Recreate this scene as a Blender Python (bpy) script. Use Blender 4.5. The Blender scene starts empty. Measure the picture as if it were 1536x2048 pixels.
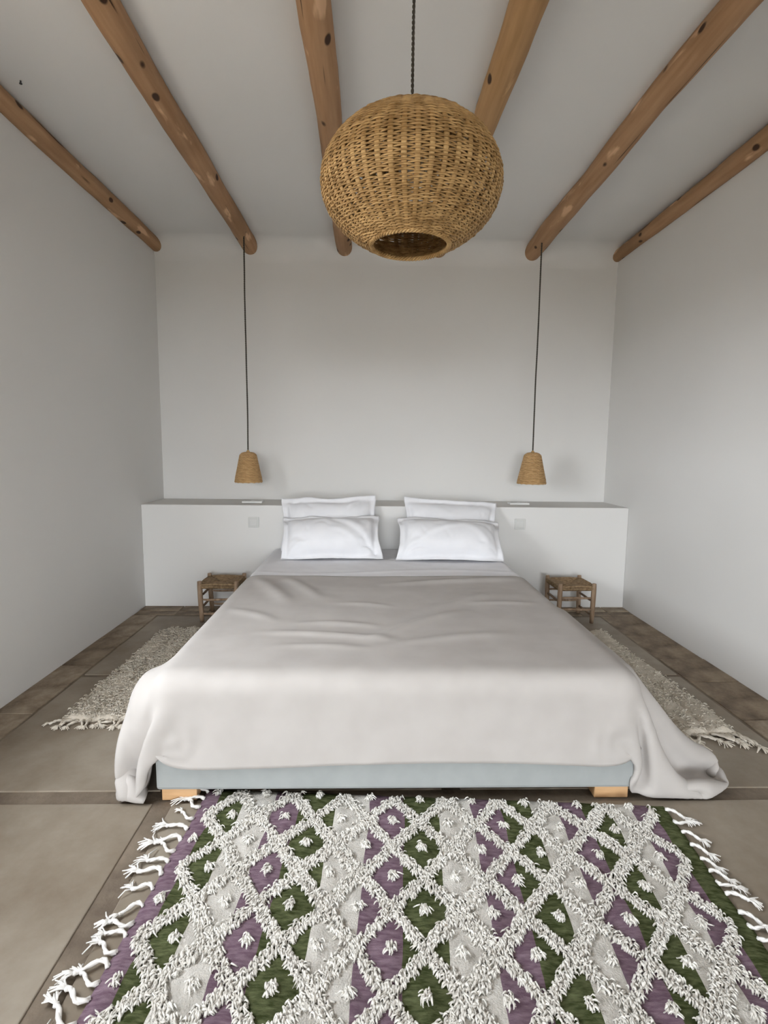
import bpy, bmesh, math, random
import numpy as np
from mathutils import Matrix, Vector, Euler

rng = np.random.default_rng(7)
random.seed(7)
S = bpy.context.scene
COL = S.collection

# ------------------------------------------------------------------ camera
FPX, PITCH, YAW, ROLL, CAM_H = 1080.0, 0.120271, 0.026478, -0.010750, 1.17
fwd = np.array([math.sin(YAW) * math.cos(PITCH), math.cos(YAW) * math.cos(PITCH), -math.sin(PITCH)])
rgt = np.array([math.cos(YAW), -math.sin(YAW), 0.0])
dwn = np.cross(fwd, rgt)
rgt2 = math.cos(ROLL) * rgt + math.sin(ROLL) * dwn
dwn2 = -math.sin(ROLL) * rgt + math.cos(ROLL) * dwn
cam_d = bpy.data.cameras.new('camera')
cam_d.sensor_fit = 'HORIZONTAL'
cam_d.sensor_width = 36.0
cam_d.lens = 36.0 * FPX / 1536.0
cam_d.clip_start = 0.02
cam = bpy.data.objects.new('camera', cam_d)
COL.objects.link(cam)
up_, bk_ = -dwn2, -fwd
cam.matrix_world = Matrix(((rgt2[0], up_[0], bk_[0], 0.0), (rgt2[1], up_[1], bk_[1], 0.0),
                           (rgt2[2], up_[2], bk_[2], CAM_H), (0, 0, 0, 1)))
S.camera = cam

# ------------------------------------------------------------------ sky, exposure
w = bpy.data.worlds.new('sky')
S.world = w
w.use_nodes = True
bg = w.node_tree.nodes['Background']
bg.inputs['Color'].default_value = (0.92, 0.965, 1.01, 1)
bg.inputs['Strength'].default_value = 6.0
S.view_settings.view_transform = 'Standard'
S.view_settings.look = 'None'
S.view_settings.gamma = 1.0
S.view_settings.use_curve_mapping = False
S.view_settings.exposure = 1.69
S.cycles.adaptive_threshold = 0.08
S.cycles.max_bounces = 5
S.cycles.diffuse_bounces = 4
S.cycles.glossy_bounces = 2
S.cycles.caustics_reflective = False
S.cycles.caustics_refractive = False

# room measures
XL, XR = -1.63, 1.89
YB, YLEDGE, YREAR = 4.30, 3.864, -4.0
ZC, ZLEDGE = 2.69, 0.745
OPEN_X0, OPEN_X1, OPEN_Z = -1.50, 1.45, 2.00
SIDE_Y0, SIDE_Y1, SIDE_Z0, SIDE_Z = 0.55, 1.86, 0.92, 1.93

# the openings guide the sky's light into the room (these portals give off none themselves)
for nm, wid_, hgt_, loc_, rot_ in (('doorway_portal', OPEN_X1 - OPEN_X0, OPEN_Z, ((OPEN_X0 + OPEN_X1) / 2, YREAR - 0.1, OPEN_Z / 2), (math.pi / 2, 0, 0)),
                                   ('side_window_portal', SIDE_Y1 - SIDE_Y0, SIDE_Z - SIDE_Z0, (XL - 0.1, (SIDE_Y0 + SIDE_Y1) / 2, (SIDE_Z0 + SIDE_Z) / 2), (math.pi / 2, 0, -math.pi / 2))):
    pl = bpy.data.lights.new(nm, 'AREA')
    pl.shape = 'RECTANGLE'
    pl.size, pl.size_y = wid_, hgt_
    pl.cycles.is_portal = True
    plo = bpy.data.objects.new(nm, pl)
    COL.objects.link(plo)
    plo.location = loc_
    plo.rotation_euler = rot_


# ------------------------------------------------------------------ materials
def new_mat(name):
    m = bpy.data.materials.new(name)
    m.use_nodes = True
    nt = m.node_tree
    return m, nt, nt.nodes['Principled BSDF']


def mat(name, col, rough=0.8, col2=None, scale=8.0, detail=4.0, bump=0.0, bscale=None, stretch=(1, 1, 1), spec=0.3,
        lo=0.35, hi=0.65, sheen=0.0, coords='Object', nrough=0.5):
    m, nt, b = new_mat(name)
    b.inputs['Roughness'].default_value = rough
    b.inputs['Specular IOR Level'].default_value = spec
    b.inputs['Base Color'].default_value = (*col, 1)
    if sheen:
        b.inputs['Sheen Weight'].default_value = sheen
    tc = nt.nodes.new('ShaderNodeTexCoord')
    mp = nt.nodes.new('ShaderNodeMapping')
    mp.inputs['Scale'].default_value = stretch
    nt.links.new(tc.outputs[coords], mp.inputs['Vector'])
    if col2 is not None:
        n = nt.nodes.new('ShaderNodeTexNoise')
        n.inputs['Scale'].default_value = scale
        n.inputs['Detail'].default_value = detail
        n.inputs['Roughness'].default_value = nrough
        nt.links.new(mp.outputs['Vector'], n.inputs['Vector'])
        r = nt.nodes.new('ShaderNodeValToRGB')
        r.color_ramp.elements[0].position = lo
        r.color_ramp.elements[1].position = hi
        r.color_ramp.elements[0].color = (*col, 1)
        r.color_ramp.elements[1].color = (*col2, 1)
        nt.links.new(n.outputs['Fac'], r.inputs['Fac'])
        nt.links.new(r.outputs['Color'], b.inputs['Base Color'])
    if bump:
        n2 = nt.nodes.new('ShaderNodeTexNoise')
        n2.inputs['Scale'].default_value = bscale or scale * 4
        n2.inputs['Detail'].default_value = 5
        nt.links.new(mp.outputs['Vector'], n2.inputs['Vector'])
        bp = nt.nodes.new('ShaderNodeBump')
        bp.inputs['Strength'].default_value = bump
        bp.inputs['Distance'].default_value = 0.01
        nt.links.new(n2.outputs['Fac'], bp.inputs['Height'])
        nt.links.new(bp.outputs['Normal'], b.inputs['Normal'])
    return m


def log_mat(name, c1, c2, seed):
    """peeled log: long grain, dark knots, pale scraped patches, cracks"""
    m, nt, b = new_mat(name)
    b.inputs['Roughness'].default_value = 0.62
    b.inputs['Specular IOR Level'].default_value = 0.25
    tc = nt.nodes.new('ShaderNodeTexCoord')

    def mapped(sc, off=0.0):
        mp = nt.nodes.new('ShaderNodeMapping')
        mp.inputs['Scale'].default_value = sc
        mp.inputs['Location'].default_value = (seed * 3.1 + off, seed * 1.7, seed)
        nt.links.new(tc.outputs['Object'], mp.inputs['Vector'])
        return mp.outputs['Vector']

    def noise(vec, scale, detail=4):
        n = nt.nodes.new('ShaderNodeTexNoise')
        n.inputs['Scale'].default_value = scale
        n.inputs['Detail'].default_value = detail
        nt.links.new(vec, n.inputs['Vector'])
        return n.outputs['Fac']

    def ramp(f, p0, p1, k0=(0, 0, 0), k1=(1, 1, 1)):
        r = nt.nodes.new('ShaderNodeValToRGB')
        r.color_ramp.elements[0].position = p0
        r.color_ramp.elements[1].position = p1
        r.color_ramp.elements[0].color = (*k0, 1)
        r.color_ramp.elements[1].color = (*k1, 1)
        nt.links.new(f, r.inputs['Fac'])
        return r.outputs['Color']

    def mix(f, a, c):
        x = nt.nodes.new('ShaderNodeMix')
        x.data_type = 'RGBA'
        nt.links.new(f, x.inputs['Factor'])
        for k, v in ((6, a), (7, c)):
            if isinstance(v, tuple):
                x.inputs[k].default_value = (*v, 1)
            else:
                nt.links.new(v, x.inputs[k])
        return x.outputs[2]

    grain = ramp(noise(mapped((14, 0.9, 14)), 3.0, 6), 0.3, 0.7, c1, c2)
    blot = ramp(noise(mapped((1.2, 0.5, 1.2), 5), 3.0, 3), 0.45, 0.75)
    base = mix(blot, grain, tuple(k * 0.72 for k in c1))
    pale = ramp(noise(mapped((9, 2.2, 9), 11), 1.6, 3), 0.63, 0.70)
    base = mix(pale, base, tuple(min(1, k * 1.35 + 0.05) for k in c2))
    crack = ramp(noise(mapped((26, 0.8, 26), 17), 1.5, 2), 0.27, 0.31, (1, 1, 1), (0, 0, 0))
    base = mix(crack, base, (0.07, 0.035, 0.015))
    v = nt.nodes.new('ShaderNodeTexVoronoi')
    v.inputs['Scale'].default_value = 1.0
    v.inputs['Randomness'].default_value = 1.0
    nt.links.new(mapped((11, 6.0, 11), 23), v.inputs['Vector'])
    knot = ramp(v.outputs['Distance'], 0.13, 0.19, (1, 1, 1), (0, 0, 0))
    base = mix(knot, base, (0.05, 0.022, 0.01))
    nt.links.new(base, b.inputs['Base Color'])
    bp = nt.nodes.new('ShaderNodeBump')
    bp.inputs['Strength'].default_value = 0.35
    bp.inputs['Distance'].default_value = 0.008
    nt.links.new(noise(mapped((16, 1.2, 16)), 2.5, 5), bp.inputs['Height'])
    nt.links.new(bp.outputs['Normal'], b.inputs['Normal'])
    return m


M = {}
M['plaster'] = mat('white_plaster', (0.758, 0.748, 0.728), 0.95, (0.782, 0.772, 0.752), 1.2, 1, spec=0.0)
M['slab_a'] = mat('polished_concrete', (0.225, 0.180, 0.132), 0.55, (0.36, 0.315, 0.255), 1.9, 9, lo=0.36, hi=0.64, nrough=0.66)
M['joint'] = mat('dark_joint_filler', (0.14, 0.108, 0.08), 0.75, (0.255, 0.208, 0.158), 5, 8, 0.3, 50, nrough=0.66)
M['border'] = mat('brown_stone', (0.125, 0.085, 0.055), 0.6, (0.36, 0.285, 0.20), 6, 9, 1.0, 12, lo=0.36, hi=0.66, nrough=0.68)
M['border2'] = mat('brown_stone_paler', (0.18, 0.13, 0.088), 0.6, (0.42, 0.345, 0.255), 8, 9, 1.0, 12, lo=0.36, hi=0.66, nrough=0.68)
M['ground'] = mat('terrace_stone', (0.22, 0.195, 0.165), 0.9, (0.27, 0.24, 0.20), 2, 4)
M['duvet'] = mat('oatmeal_linen', (0.50, 0.472, 0.45), 0.9, (0.535, 0.507, 0.485), 9, 2, spec=0.0)
M['sheet'] = mat('white_cotton_sheet', (0.84, 0.835, 0.86), 0.9, (0.87, 0.865, 0.89), 9, 2, spec=0.0)
M['pillow'] = mat('white_pillowcase', (0.80, 0.80, 0.825), 0.85, (0.83, 0.83, 0.855), 9, 2, spec=0.0)
M['bedbase'] = mat('pale_grey_upholstery', (0.355, 0.375, 0.372), 0.9, (0.375, 0.395, 0.392), 20, 2, spec=0.0)
M['mattress'] = mat('mattress_cover', (0.76, 0.75, 0.76), 0.9, (0.80, 0.79, 0.80), 9, 1, spec=0.0)
M['legwood'] = mat('pale_pine', (0.56, 0.33, 0.16), 0.55, (0.68, 0.43, 0.23), 6, 6, 0.1, 40, stretch=(1, 8, 8))
M['stoolwood'] = mat('weathered_stool_wood', (0.24, 0.155, 0.095), 0.7, (0.42, 0.30, 0.205), 9, 6, 0.3, 50, stretch=(6, 6, 1))
M['rush'] = mat('dried_rush', (0.20, 0.125, 0.065), 0.8, (0.40, 0.28, 0.16), 55, 4, 0.3, 200)
M['rattan'] = mat('golden_rattan', (0.27, 0.15, 0.048), 0.6, (0.56, 0.355, 0.15), 32, 5, 0.15, 150, spec=0.35)
M['rattan_rib'] = mat('rattan_stake', (0.34, 0.195, 0.068), 0.6, (0.58, 0.375, 0.16), 22, 4, 0.15, 150, spec=0.35)
M['rattan_lo'] = mat('pale_wicker', (0.42, 0.255, 0.11), 0.65, (0.60, 0.39, 0.19), 30, 3, 0.15, 200, stretch=(1, 1, 5))
M['cord'] = mat('dark_twisted_cord', (0.045, 0.038, 0.030), 0.8, (0.08, 0.07, 0.055), 120, 3)
M['bulb'] = mat('frosted_bulb', (0.75, 0.74, 0.70), 0.4)
M['plate'] = mat('switch_plastic', (0.66, 0.66, 0.64), 0.45)
M['plate_white'] = mat('socket_plastic', (0.86, 0.86, 0.84), 0.4)
M['steel'] = mat('dark_steel', (0.05, 0.05, 0.05), 0.4)
M['rug_white'] = mat('ecru_flatweave', (0.60, 0.575, 0.53), 0.95, (0.76, 0.735, 0.69), 26, 5, 0.5, 220)
M['rug_green'] = mat('moss_green_flatweave', (0.050, 0.062, 0.024), 0.95, (0.175, 0.195, 0.100), 40, 6, 0.4, 220, lo=0.35, hi=0.78, stretch=(1, 4, 1), spec=0.0)
M['rug_purple'] = mat('dusty_purple_flatweave', (0.17, 0.108, 0.145), 0.95, (0.32, 0.235, 0.285), 40, 6, 0.4, 220, lo=0.35, hi=0.78, stretch=(1, 4, 1), spec=0.0)
M['yarn'] = mat('ecru_yarn', (0.76, 0.735, 0.685), 0.9, (0.86, 0.84, 0.79), 30, 1, spec=0.0)
M['tassel'] = mat('white_cotton_fringe', (0.84, 0.82, 0.79), 0.9, (0.90, 0.885, 0.86), 30, 3)
M['runner'] = mat('cream_wool', (0.52, 0.465, 0.385), 0.95, (0.68, 0.62, 0.53), 24, 5, 0.5, 120)
M['runner_yarn'] = mat('cream_wool_pile', (0.62, 0.565, 0.475), 0.95, (0.78, 0.725, 0.635), 26, 3)


# ------------------------------------------------------------------ builders
def mesh_from(name, verts, faces, smooth=True):
    me = bpy.data.meshes.new(name)
    v = np.asarray(verts, dtype=np.float64)
    if isinstance(faces, np.ndarray):
        n, k = faces.shape
        me.vertices.add(len(v))
        me.vertices.foreach_set('co', v.ravel())
        me.loops.add(n * k)
        me.loops.foreach_set('vertex_index', faces.astype(np.int32).ravel())
        me.polygons.add(n)
        me.polygons.foreach_set('loop_start', np.arange(0, n * k, k, dtype=np.int32))
        me.polygons.foreach_set('loop_total', np.full(n, k, dtype=np.int32))
        me.update(calc_edges=True)
        me.validate()
    else:
        me.from_pydata([tuple(p) for p in v], [], [tuple(f) for f in faces])
        me.update()
    if smooth:
        me.polygons.foreach_set('use_smooth', np.ones(len(me.polygons), dtype=bool))
    return me


def link(name, me, material=None, parent=None, loc=(0, 0, 0), rot=(0, 0, 0)):
    o = bpy.data.objects.new(name, me)
    COL.objects.link(o)
    if material is not None and me is not None and not me.materials:
        me.materials.append(material)
    o.location = loc
    o.rotation_euler = rot
    if parent is not None:
        o.parent = parent
    return o


def tag(o, label=None, cat=None, group=None, kind=None):
    if label:
        o['label'] = label
    if cat:
        o['category'] = cat
    if group:
        o['group'] = group
    if kind:
        o['kind'] = kind
    return o


def thing(name, label, cat, loc, rz=0.0, group=None):
    e = bpy.data.objects.new(name, None)
    e.empty_display_size = 0.05
    COL.objects.link(e)
    e.location = loc
    e.rotation_euler = (0, 0, rz)
    return tag(e, label, cat, group)


def copy_tree(o, parent=None):
    c = o.copy()
    COL.objects.link(c)
    c.parent = parent
    for ch in list(o.children):
        copy_tree(ch, c)
    return c


class MB:
    def __init__(self):
        self.v, self.f, self.n = [], [], 0

    def add(self, v, f):
        self.v.append(np.asarray(v, float))
        self.f += [tuple(i + self.n for i in q) for q in f]
        self.n += len(v)

    def box(self, x0, x1, y0, y1, z0, z1):
        v = [(x, y, z) for z in (z0, z1) for y in (y0, y1) for x in (x0, x1)]
        self.add(v, [(0, 2, 3, 1), (4, 5, 7, 6), (0, 1, 5, 4), (2, 6, 7, 3), (0, 4, 6, 2), (1, 3, 7, 5)])

    def tube(self, pts, rad, n=8, cap=True, closed=False):
        pts = np.asarray(pts, float)
        k = len(pts)
        rad = np.full(k, rad) if np.isscalar(rad) else np.asarray(rad, float)
        t = np.gradient(pts, axis=0)
        if closed:
            t = np.roll(pts, -1, 0) - np.roll(pts, 1, 0)
        t /= np.linalg.norm(t, axis=1)[:, None] + 1e-12
        ref = np.array([0, 0, 1.0]) if abs(t[:, 2]).mean() < 0.8 else np.array([1.0, 0, 0])
        a = np.cross(t, ref)
        a /= np.linalg.norm(a, axis=1)[:, None] + 1e-12
        b = np.cross(t, a)
        ang = np.arange(n) * 2 * math.pi / n
        v = pts[:, None, :] + rad[:, None, None] * (np.cos(ang)[None, :, None] * a[:, None, :] + np.sin(ang)[None, :, None] * b[:, None, :])
        f = []
        for i in range(k if closed else k - 1):
            i2 = (i + 1) % k
            for j in range(n):
                j2 = (j + 1) % n
                f.append((i * n + j, i2 * n + j, i2 * n + j2, i * n + j2))
        if cap and not closed:
            f.append(tuple(range(n)))
            f.append(tuple((k - 1) * n + j for j in reversed(range(n))))
        self.add(v.reshape(-1, 3), f)

    def lathe(self, prof, n=32):
        prof = np.asarray(prof, float)
        ang = np.arange(n) * 2 * math.pi / n
        v = np.stack([prof[:, None, 0] * np.cos(ang), prof[:, None, 0] * np.sin(ang), np.repeat(prof[:, None, 1], n, 1)], -1)
        f = [(i * n + j, i * n + (j + 1) % n, (i + 1) * n + (j + 1) % n, (i + 1) * n + j) for i in range(len(prof) - 1) for j in range(n)]
        self.add(v.reshape(-1, 3), f)

    def mesh(self, name, smooth=False):
        me = mesh_from(name, np.concatenate(self.v), self.f, smooth)
        return me

    def obj(self, name, material, parent=None, loc=(0, 0, 0), rot=(0, 0, 0), smooth=False, bevel=0.0):
        o = link(name, self.mesh(name, smooth), material, parent, loc, rot)
        bm = bmesh.new()
        bm.from_mesh(o.data)
        bmesh.ops.recalc_face_normals(bm, faces=bm.faces)
        bm.to_mesh(o.data)
        bm.free()
        if bevel:
            md = o.modifiers.new('bevel', 'BEVEL')
            md.width = bevel
            md.segments = 2
            md.limit_method = 'ANGLE'
        return o


def box_obj(name, x0, x1, y0, y1, z0, z1, material, parent=None, bevel=0.0):
    """a box whose origin is the middle of its base"""
    c = ((x0 + x1) / 2, (y0 + y1) / 2, z0)
    b = MB()
    b.box(x0 - c[0], x1 - c[0], y0 - c[1], y1 - c[1], 0, z1 - z0)
    return b.obj(name, material, parent, c, bevel=bevel)


def strands(p, d, length, rad, lift, sides=4, rnd=None, curl=0.35):
    """many short yarn ends at once: p base points, d horizontal directions (unit)"""
    rnd = rnd or rng
    k = len(p)
    L = length[:, None]
    side = np.stack([-d[:, 1], d[:, 0], np.zeros(k)], 1)
    up = np.array([0, 0, 1.0])
    sw = rnd.normal(0, curl, (k, 1))
    pts = [p,
           p + d * L * 0.42 + up * lift[:, None] * 0.95 + side * L * sw * 0.15,
           p + d * L * 0.80 + up * lift[:, None] * 0.9 + side * L * sw * 0.5,
           p + d * L + up * lift[:, None] * 0.45 + side * L * sw]
    scl = [1.0, 1.0, 0.95, 0.75]
    V = []
    for q, s in zip(pts, scl):
        for a in range(sides):
            th = 2 * math.pi * a / sides
            V.append(q + rad[:, None] * s * (side * math.cos(th) + up * math.sin(th)))
    V = np.stack(V, 1)
    nv = 4 * sides
    F = []
    for i in range(3):
        for j in range(sides):
            F.append((i * sides + j, (i + 1) * sides + j, (i + 1) * sides + (j + 1) % sides, i * sides + (j + 1) % sides))
    if sides == 4:
        F.append((12, 13, 14, 15))
    F = np.array(F)
    faces = (F[None] + (np.arange(k) * nv)[:, None, None]).reshape(-1, 4)
    return V.reshape(-1, 3), faces


def fbm(x, y, seed=0, oct=4):
    r = np.random.default_rng(seed)
    out = 0
    for o in range(oct):
        for _ in range(3):
            a = r.uniform(0, 2 * math.pi)
            fr = 2.0 ** o
            out = out + np.sin((x * math.cos(a) + y * math.sin(a)) * fr + r.uniform(0, 6.28)) / fr
    return out / 4


# ------------------------------------------------------------------ the room
def struct(o):
    return tag(o, kind='structure')


b = MB()
b.box(XL - 0.25, XL, SIDE_Y1, YB + 0.25, -0.05, ZC + 0.2)
b.box(XL - 0.25, XL, YREAR - 0.3, SIDE_Y0, -0.05, ZC + 0.2)
b.box(XL - 0.25, XL, SIDE_Y0, SIDE_Y1, SIDE_Z, ZC + 0.2)
b.box(XL - 0.25, XL, SIDE_Y0, SIDE_Y1, -0.05, SIDE_Z0)
struct(b.obj('wall_left', M['plaster']))
struct(box_obj('wall_right', XR, XR + 0.25, YREAR - 0.3, YB + 0.25, -0.05, ZC + 0.2, M['plaster']))
struct(box_obj('wall_back', XL, XR, YB, YB + 0.25, -0.05, ZC + 0.2, M['plaster']))
struct(box_obj('ceiling', XL, XR, YREAR - 0.3, YB, ZC, ZC + 0.2, M['plaster']))
cv = MB()                                            # plaster runs round from the back wall into the ceiling
RC = 0.15
arc = [(YB - RC + RC * math.cos(a), ZC - RC + RC * math.sin(a)) for a in np.linspace(0, math.pi / 2, 16)]
n_ = len(arc)
cv.add([(x_, p[0], p[1]) for x_ in (XL, XR) for p in arc], [(i, i + 1, n_ + i + 1, n_ + i) for i in range(n_ - 1)])
struct(cv.obj('trim_1', M['plaster'], smooth=True))
struct(box_obj('wall_ledge', XL, XR, YLEDGE, YB, -0.05, ZLEDGE, M['plaster'], bevel=0.006))
b = MB()
b.box(XL, OPEN_X0, YREAR - 0.3, YREAR, 0, ZC)
b.box(OPEN_X1, XR, YREAR - 0.3, YREAR, 0, ZC)
b.box(OPEN_X0, OPEN_X1, YREAR - 0.3, YREAR, OPEN_Z, ZC)
struct(b.obj('wall_rear', M['plaster']))
b = MB()
for (y0, y1, z0_, z1_) in ((SIDE_Y0, SIDE_Y0 + 0.05, SIDE_Z0, SIDE_Z), (SIDE_Y1 - 0.05, SIDE_Y1, SIDE_Z0, SIDE_Z),
                           (SIDE_Y0 + 0.05, SIDE_Y1 - 0.05, SIDE_Z0, SIDE_Z0 + 0.05), (SIDE_Y0 + 0.05, SIDE_Y1 - 0.05, SIDE_Z - 0.05, SIDE_Z)):
    b.box(XL - 0.22, XL - 0.16, y0, y1, z0_, z1_)
struct(b.obj('window_1', M['legwood'], bevel=0.004))
b = MB()
for (x0, x1, z0_, z1_) in ((OPEN_X0, OPEN_X0 + 0.06, 0, OPEN_Z), (OPEN_X1 - 0.06, OPEN_X1, 0, OPEN_Z), (OPEN_X0 + 0.06, OPEN_X1 - 0.06, OPEN_Z - 0.06, OPEN_Z)):
    b.box(x0, x1, YREAR - 0.25, YREAR - 0.18, z0_, z1_)
struct(b.obj('door_1', M['legwood'], bevel=0.004))
struct(box_obj('added_sky_blocker', -3, 3, YREAR - 2.6, YREAR - 0.3, 2.3, 2.45, M['plaster']))  # unseen slab added outside the doorway to hold back the higher sky light
struct(box_obj('terrace_ground', -40, 40, -40, 40, -0.15, -0.052, M['ground']))

# floor: a dark base that shows in the joints, concrete slabs and stone border pieces on it
floor = struct(box_obj('floor', XL, XR, YREAR - 0.3, YLEDGE, -0.05, -0.004, M['joint']))


def floor_piece(name, x0, x1, y0, y1, m, dz=0.0):
    o = box_obj(name, x0, x1, y0, y1, -0.02, dz, m, bevel=0.003)
    o.location = Vector(o.location) - Vector(floor.location)
    o.parent = floor
    return o


xs = [(-1.45, -0.705), (-0.64, 0.255), (0.32, 1.62)]
ys = [(YREAR - 0.3, -3.14), (-3.08, -2.18), (-2.12, -1.22), (-1.16, -0.26), (-0.20, 0.70), (0.765, 1.663), (1.73, 2.645), (2.675, 3.63)]
for (x0, x1) in xs:
    for (y0, y1) in ys:
        floor_piece('floor_slab', x0, x1, y0, y1, M['slab_a'])
rb = random.Random(3)
for (x0, x1, ya, yb_) in ((XL, -1.462, YREAR, 3.66), (1.635, XR, YREAR, 3.66)):
    y = ya
    while y < yb_ - 0.05:
        y2 = min(yb_, y + rb.uniform(0.22, 0.55))
        if yb_ - y2 < 0.12:
            y2 = yb_
        floor_piece('border_stone', x0, x1, y + 0.002, y2 - 0.002, M['border'] if rb.random() < 0.6 else M['border2'], rb.uniform(-0.003, 0.001))
        y = y2
x = XL
while x < XR - 0.02:
    x2 = min(XR, x + rb.uniform(0.2, 0.34))
    if XR - x2 < 0.1:
        x2 = XR
    floor_piece('border_stone', x + 0.003, x2 - 0.003, 3.76, YLEDGE, M['border2'] if rb.random() < 0.6 else M['border'], 0.002)
    floor_piece('border_stone', x + 0.003, x2 - 0.003, 3.665, 3.752, M['border'], -0.002)
    x = x2


# ------------------------------------------------------------------ ceiling beams
def beam(xe, xn, re, rn, zoff, seed, c1, c2, label):
    """peeled log from the back wall to the front, half let into the ceiling plaster"""
    r = np.random.default_rng(seed)
    n, k = 28, 110
    t = np.linspace(0, 1, k)
    yy = YB + 0.1 + (YREAR - 0.05 - YB) * t
    t = t * 1.6
    cx = xe + (xn - xe) * t + 0.015 * fbm(t * 9, 0 * t, seed) + 0.007 * fbm(t * 30, 0 * t, seed + 1)
    rad = re + (rn - re) * t + 0.006 * fbm(t * 14, 0 * t, seed + 2) + 0.0022 * fbm(t * 50, 0 * t, seed + 5)
    cz = ZC - 0.035 + zoff + 0.004 * fbm(t * 10, 0 * t, seed + 3)
    ang = np.arange(n) * 2 * math.pi / n
    dr = 1 + 0.03 * fbm(np.cos(ang)[None] * 2 + t[:, None] * 11, np.sin(ang)[None] * 2, seed + 4)
    V = np.stack([cx[:, None] + rad[:, None] * dr * np.cos(ang)[None] - xe,
                  np.repeat(yy[:, None], n, 1) - YB,
                  cz[:, None] + rad[:, None] * dr * np.sin(ang)[None] - ZC], -1).reshape(-1, 3)
    F = np.array([(i * n + j, (i + 1) * n + j, (i + 1) * n + (j + 1) % n, i * n + (j + 1) % n) for i in range(k - 1) for j in range(n)])
    me = mesh_from('ceiling_beam', V, F)
    o = link('ceiling_beam', me, log_mat('peeled_log', c1, c2, seed), None, (xe, YB, ZC))
    return tag(o, label, 'beam', 'log beams under the ceiling')


W1, W2 = (0.365, 0.200, 0.098), (0.485, 0.295, 0.160)
beam(-1.612, -1.612, 0.048, 0.047, -0.006, 11, W1, W2, 'leftmost log beam, set in the corner of ceiling and left wall')
beam(-0.918, -0.915, 0.060, 0.058, 0.0, 12, W1, W2, 'knotty log beam that the left bell pendant hangs from')
beam(-0.203, -0.215, 0.061, 0.051, 0.0, 13, W1, W2, 'log beam just left of the big round wicker lamp')
beam(0.512, 0.535, 0.062, 0.058, 0.0, 14, (0.38, 0.215, 0.09), (0.50, 0.30, 0.14), 'log beam partly hidden behind the right of the big round lamp')
beam(1.222, 1.225, 0.060, 0.058, 0.0, 15, W1, W2, 'log beam that the right bell pendant hangs from')
beam(1.872, 1.882, 0.045, 0.050, -0.018, 16, W1, W2, 'rightmost log beam, set in the corner of ceiling and right wall')

b = MB()
b.tube([(0, 0, 0.005), (0, 0, -0.012)], 0.0035, 8)
b.lathe([(0.0001, -0.014), (0.006, -0.013), (0.006, -0.010), (0.0035, -0.009)], 10)
tag(b.obj('ceiling_nail', M['steel'], None, (-1.49, 2.524, ZC), smooth=True), 'tiny dark nail in the ceiling beside the leftmost beam', 'nail')


# ------------------------------------------------------------------ cloth solver (grids of points held together by distance constraints)
def pairs(shape, da, db):
    A, B = shape
    out = []
    ia, ib = np.meshgrid(np.arange(A), np.arange(B), indexing='ij')
    ok = (ia + da < A) & (ib + db < B) & (ib + db >= 0)
    st = max(da, abs(db))
    key = (ia // max(da, 1) if da else ib // max(db, 1)) % 2
    for c in (0, 1):
        m = ok & (key == c)
        out.append((m.nonzero(), (ia[m] + da, ib[m] + db)))
    return out


def cloth_run(P, spacing, steps, iters, collide, grav=-9.81, dt=0.02, bend=0.25, damp=0.985, pressure=None, shear=0.6, rest_scale=1.0):
    """P: (A,B,3) grid"""
    A, B = P.shape[:2]
    sets = []
    for da, db, kst in ((1, 0, 1.0), (0, 1, 1.0), (1, 1, shear), (1, -1, shear), (2, 0, bend), (0, 2, bend), (4, 0, bend * 0.5), (0, 4, bend * 0.5)):
        L = spacing * math.hypot(da, db) * rest_scale
        for a, c in pairs((A, B), da, db):
            ai = a[0] * B + a[1]
            ci = c[0] * B + c[1]
            sets.append((ai, ci, L, kst))
    X = P.reshape(-1, 3).copy()
    Vv = np.zeros_like(X)
    for s in range(steps):
        Vv[:, 2] += grav * dt
        X0 = X.copy()
        X = X + Vv * dt
        for it in range(iters):
            for ai, ci, L, kst in sets:
                d = X[ci] - X[ai]
                l = np.sqrt((d * d).sum(1)) + 1e-9
                corr = d * (0.5 * kst * (l - L) / l)[:, None]
                X[ai] += corr
                X[ci] -= corr
            if it % 2 == 1 or it == iters - 1:
                X = collide(X, X0)
        Vv = (X - X0) / dt * damp
        sp = np.sqrt((Vv * Vv).sum(1))
        mx = 2.5
        Vv *= np.minimum(1, mx / (sp + 1e-9))[:, None]
    return X.reshape(A, B, 3)


# ------------------------------------------------------------------ bed
BX0, BX1, BY0, BY1 = -0.695, 0.895, 1.665, 3.855
BASE_T, MAT_T = 0.235, 0.425
bed = thing('bed', 'low double bed base in pale grey upholstery with wooden block feet', 'bed', ((BX0 + BX1) / 2, BY0, 0))


def bed_part(name, x0, x1, y0, y1, z0, z1, m, bev):
    o = box_obj(name, x0, x1, y0, y1, z0, z1, m, bevel=bev)
    o.location = Vector(o.location) - Vector(bed.location)
    o.parent = bed
    return o


bed_part('base', BX0, BX1, BY0, BY1, 0.042, BASE_T, M['bedbase'], 0.012)
for (x0, x1) in ((BX0 + 0.015, BX0 + 0.13), (BX1 - 0.13, BX1 - 0.015)):
    for (y0, y1) in ((BY0 + 0.012, BY0 + 0.10), (BY1 - 0.12, BY1 - 0.03)):
        bed_part('leg', x0, x1, y0, y1, 0.0, 0.042, M['legwood'], 0.003)


def rounded_box(name, x0, x1, y0, y1, z0, z1, r, m):
    c = ((x0 + x1) / 2, (y0 + y1) / 2, z0)
    bb = MB()
    bb.box(x0 - c[0], x1 - c[0], y0 - c[1], y1 - c[1], 0, z1 - z0)
    o = bb.obj(name, m, None, c, smooth=True)
    md = o.modifiers.new('bevel', 'BEVEL')
    md.width = r
    md.segments = 5
    return o


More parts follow.
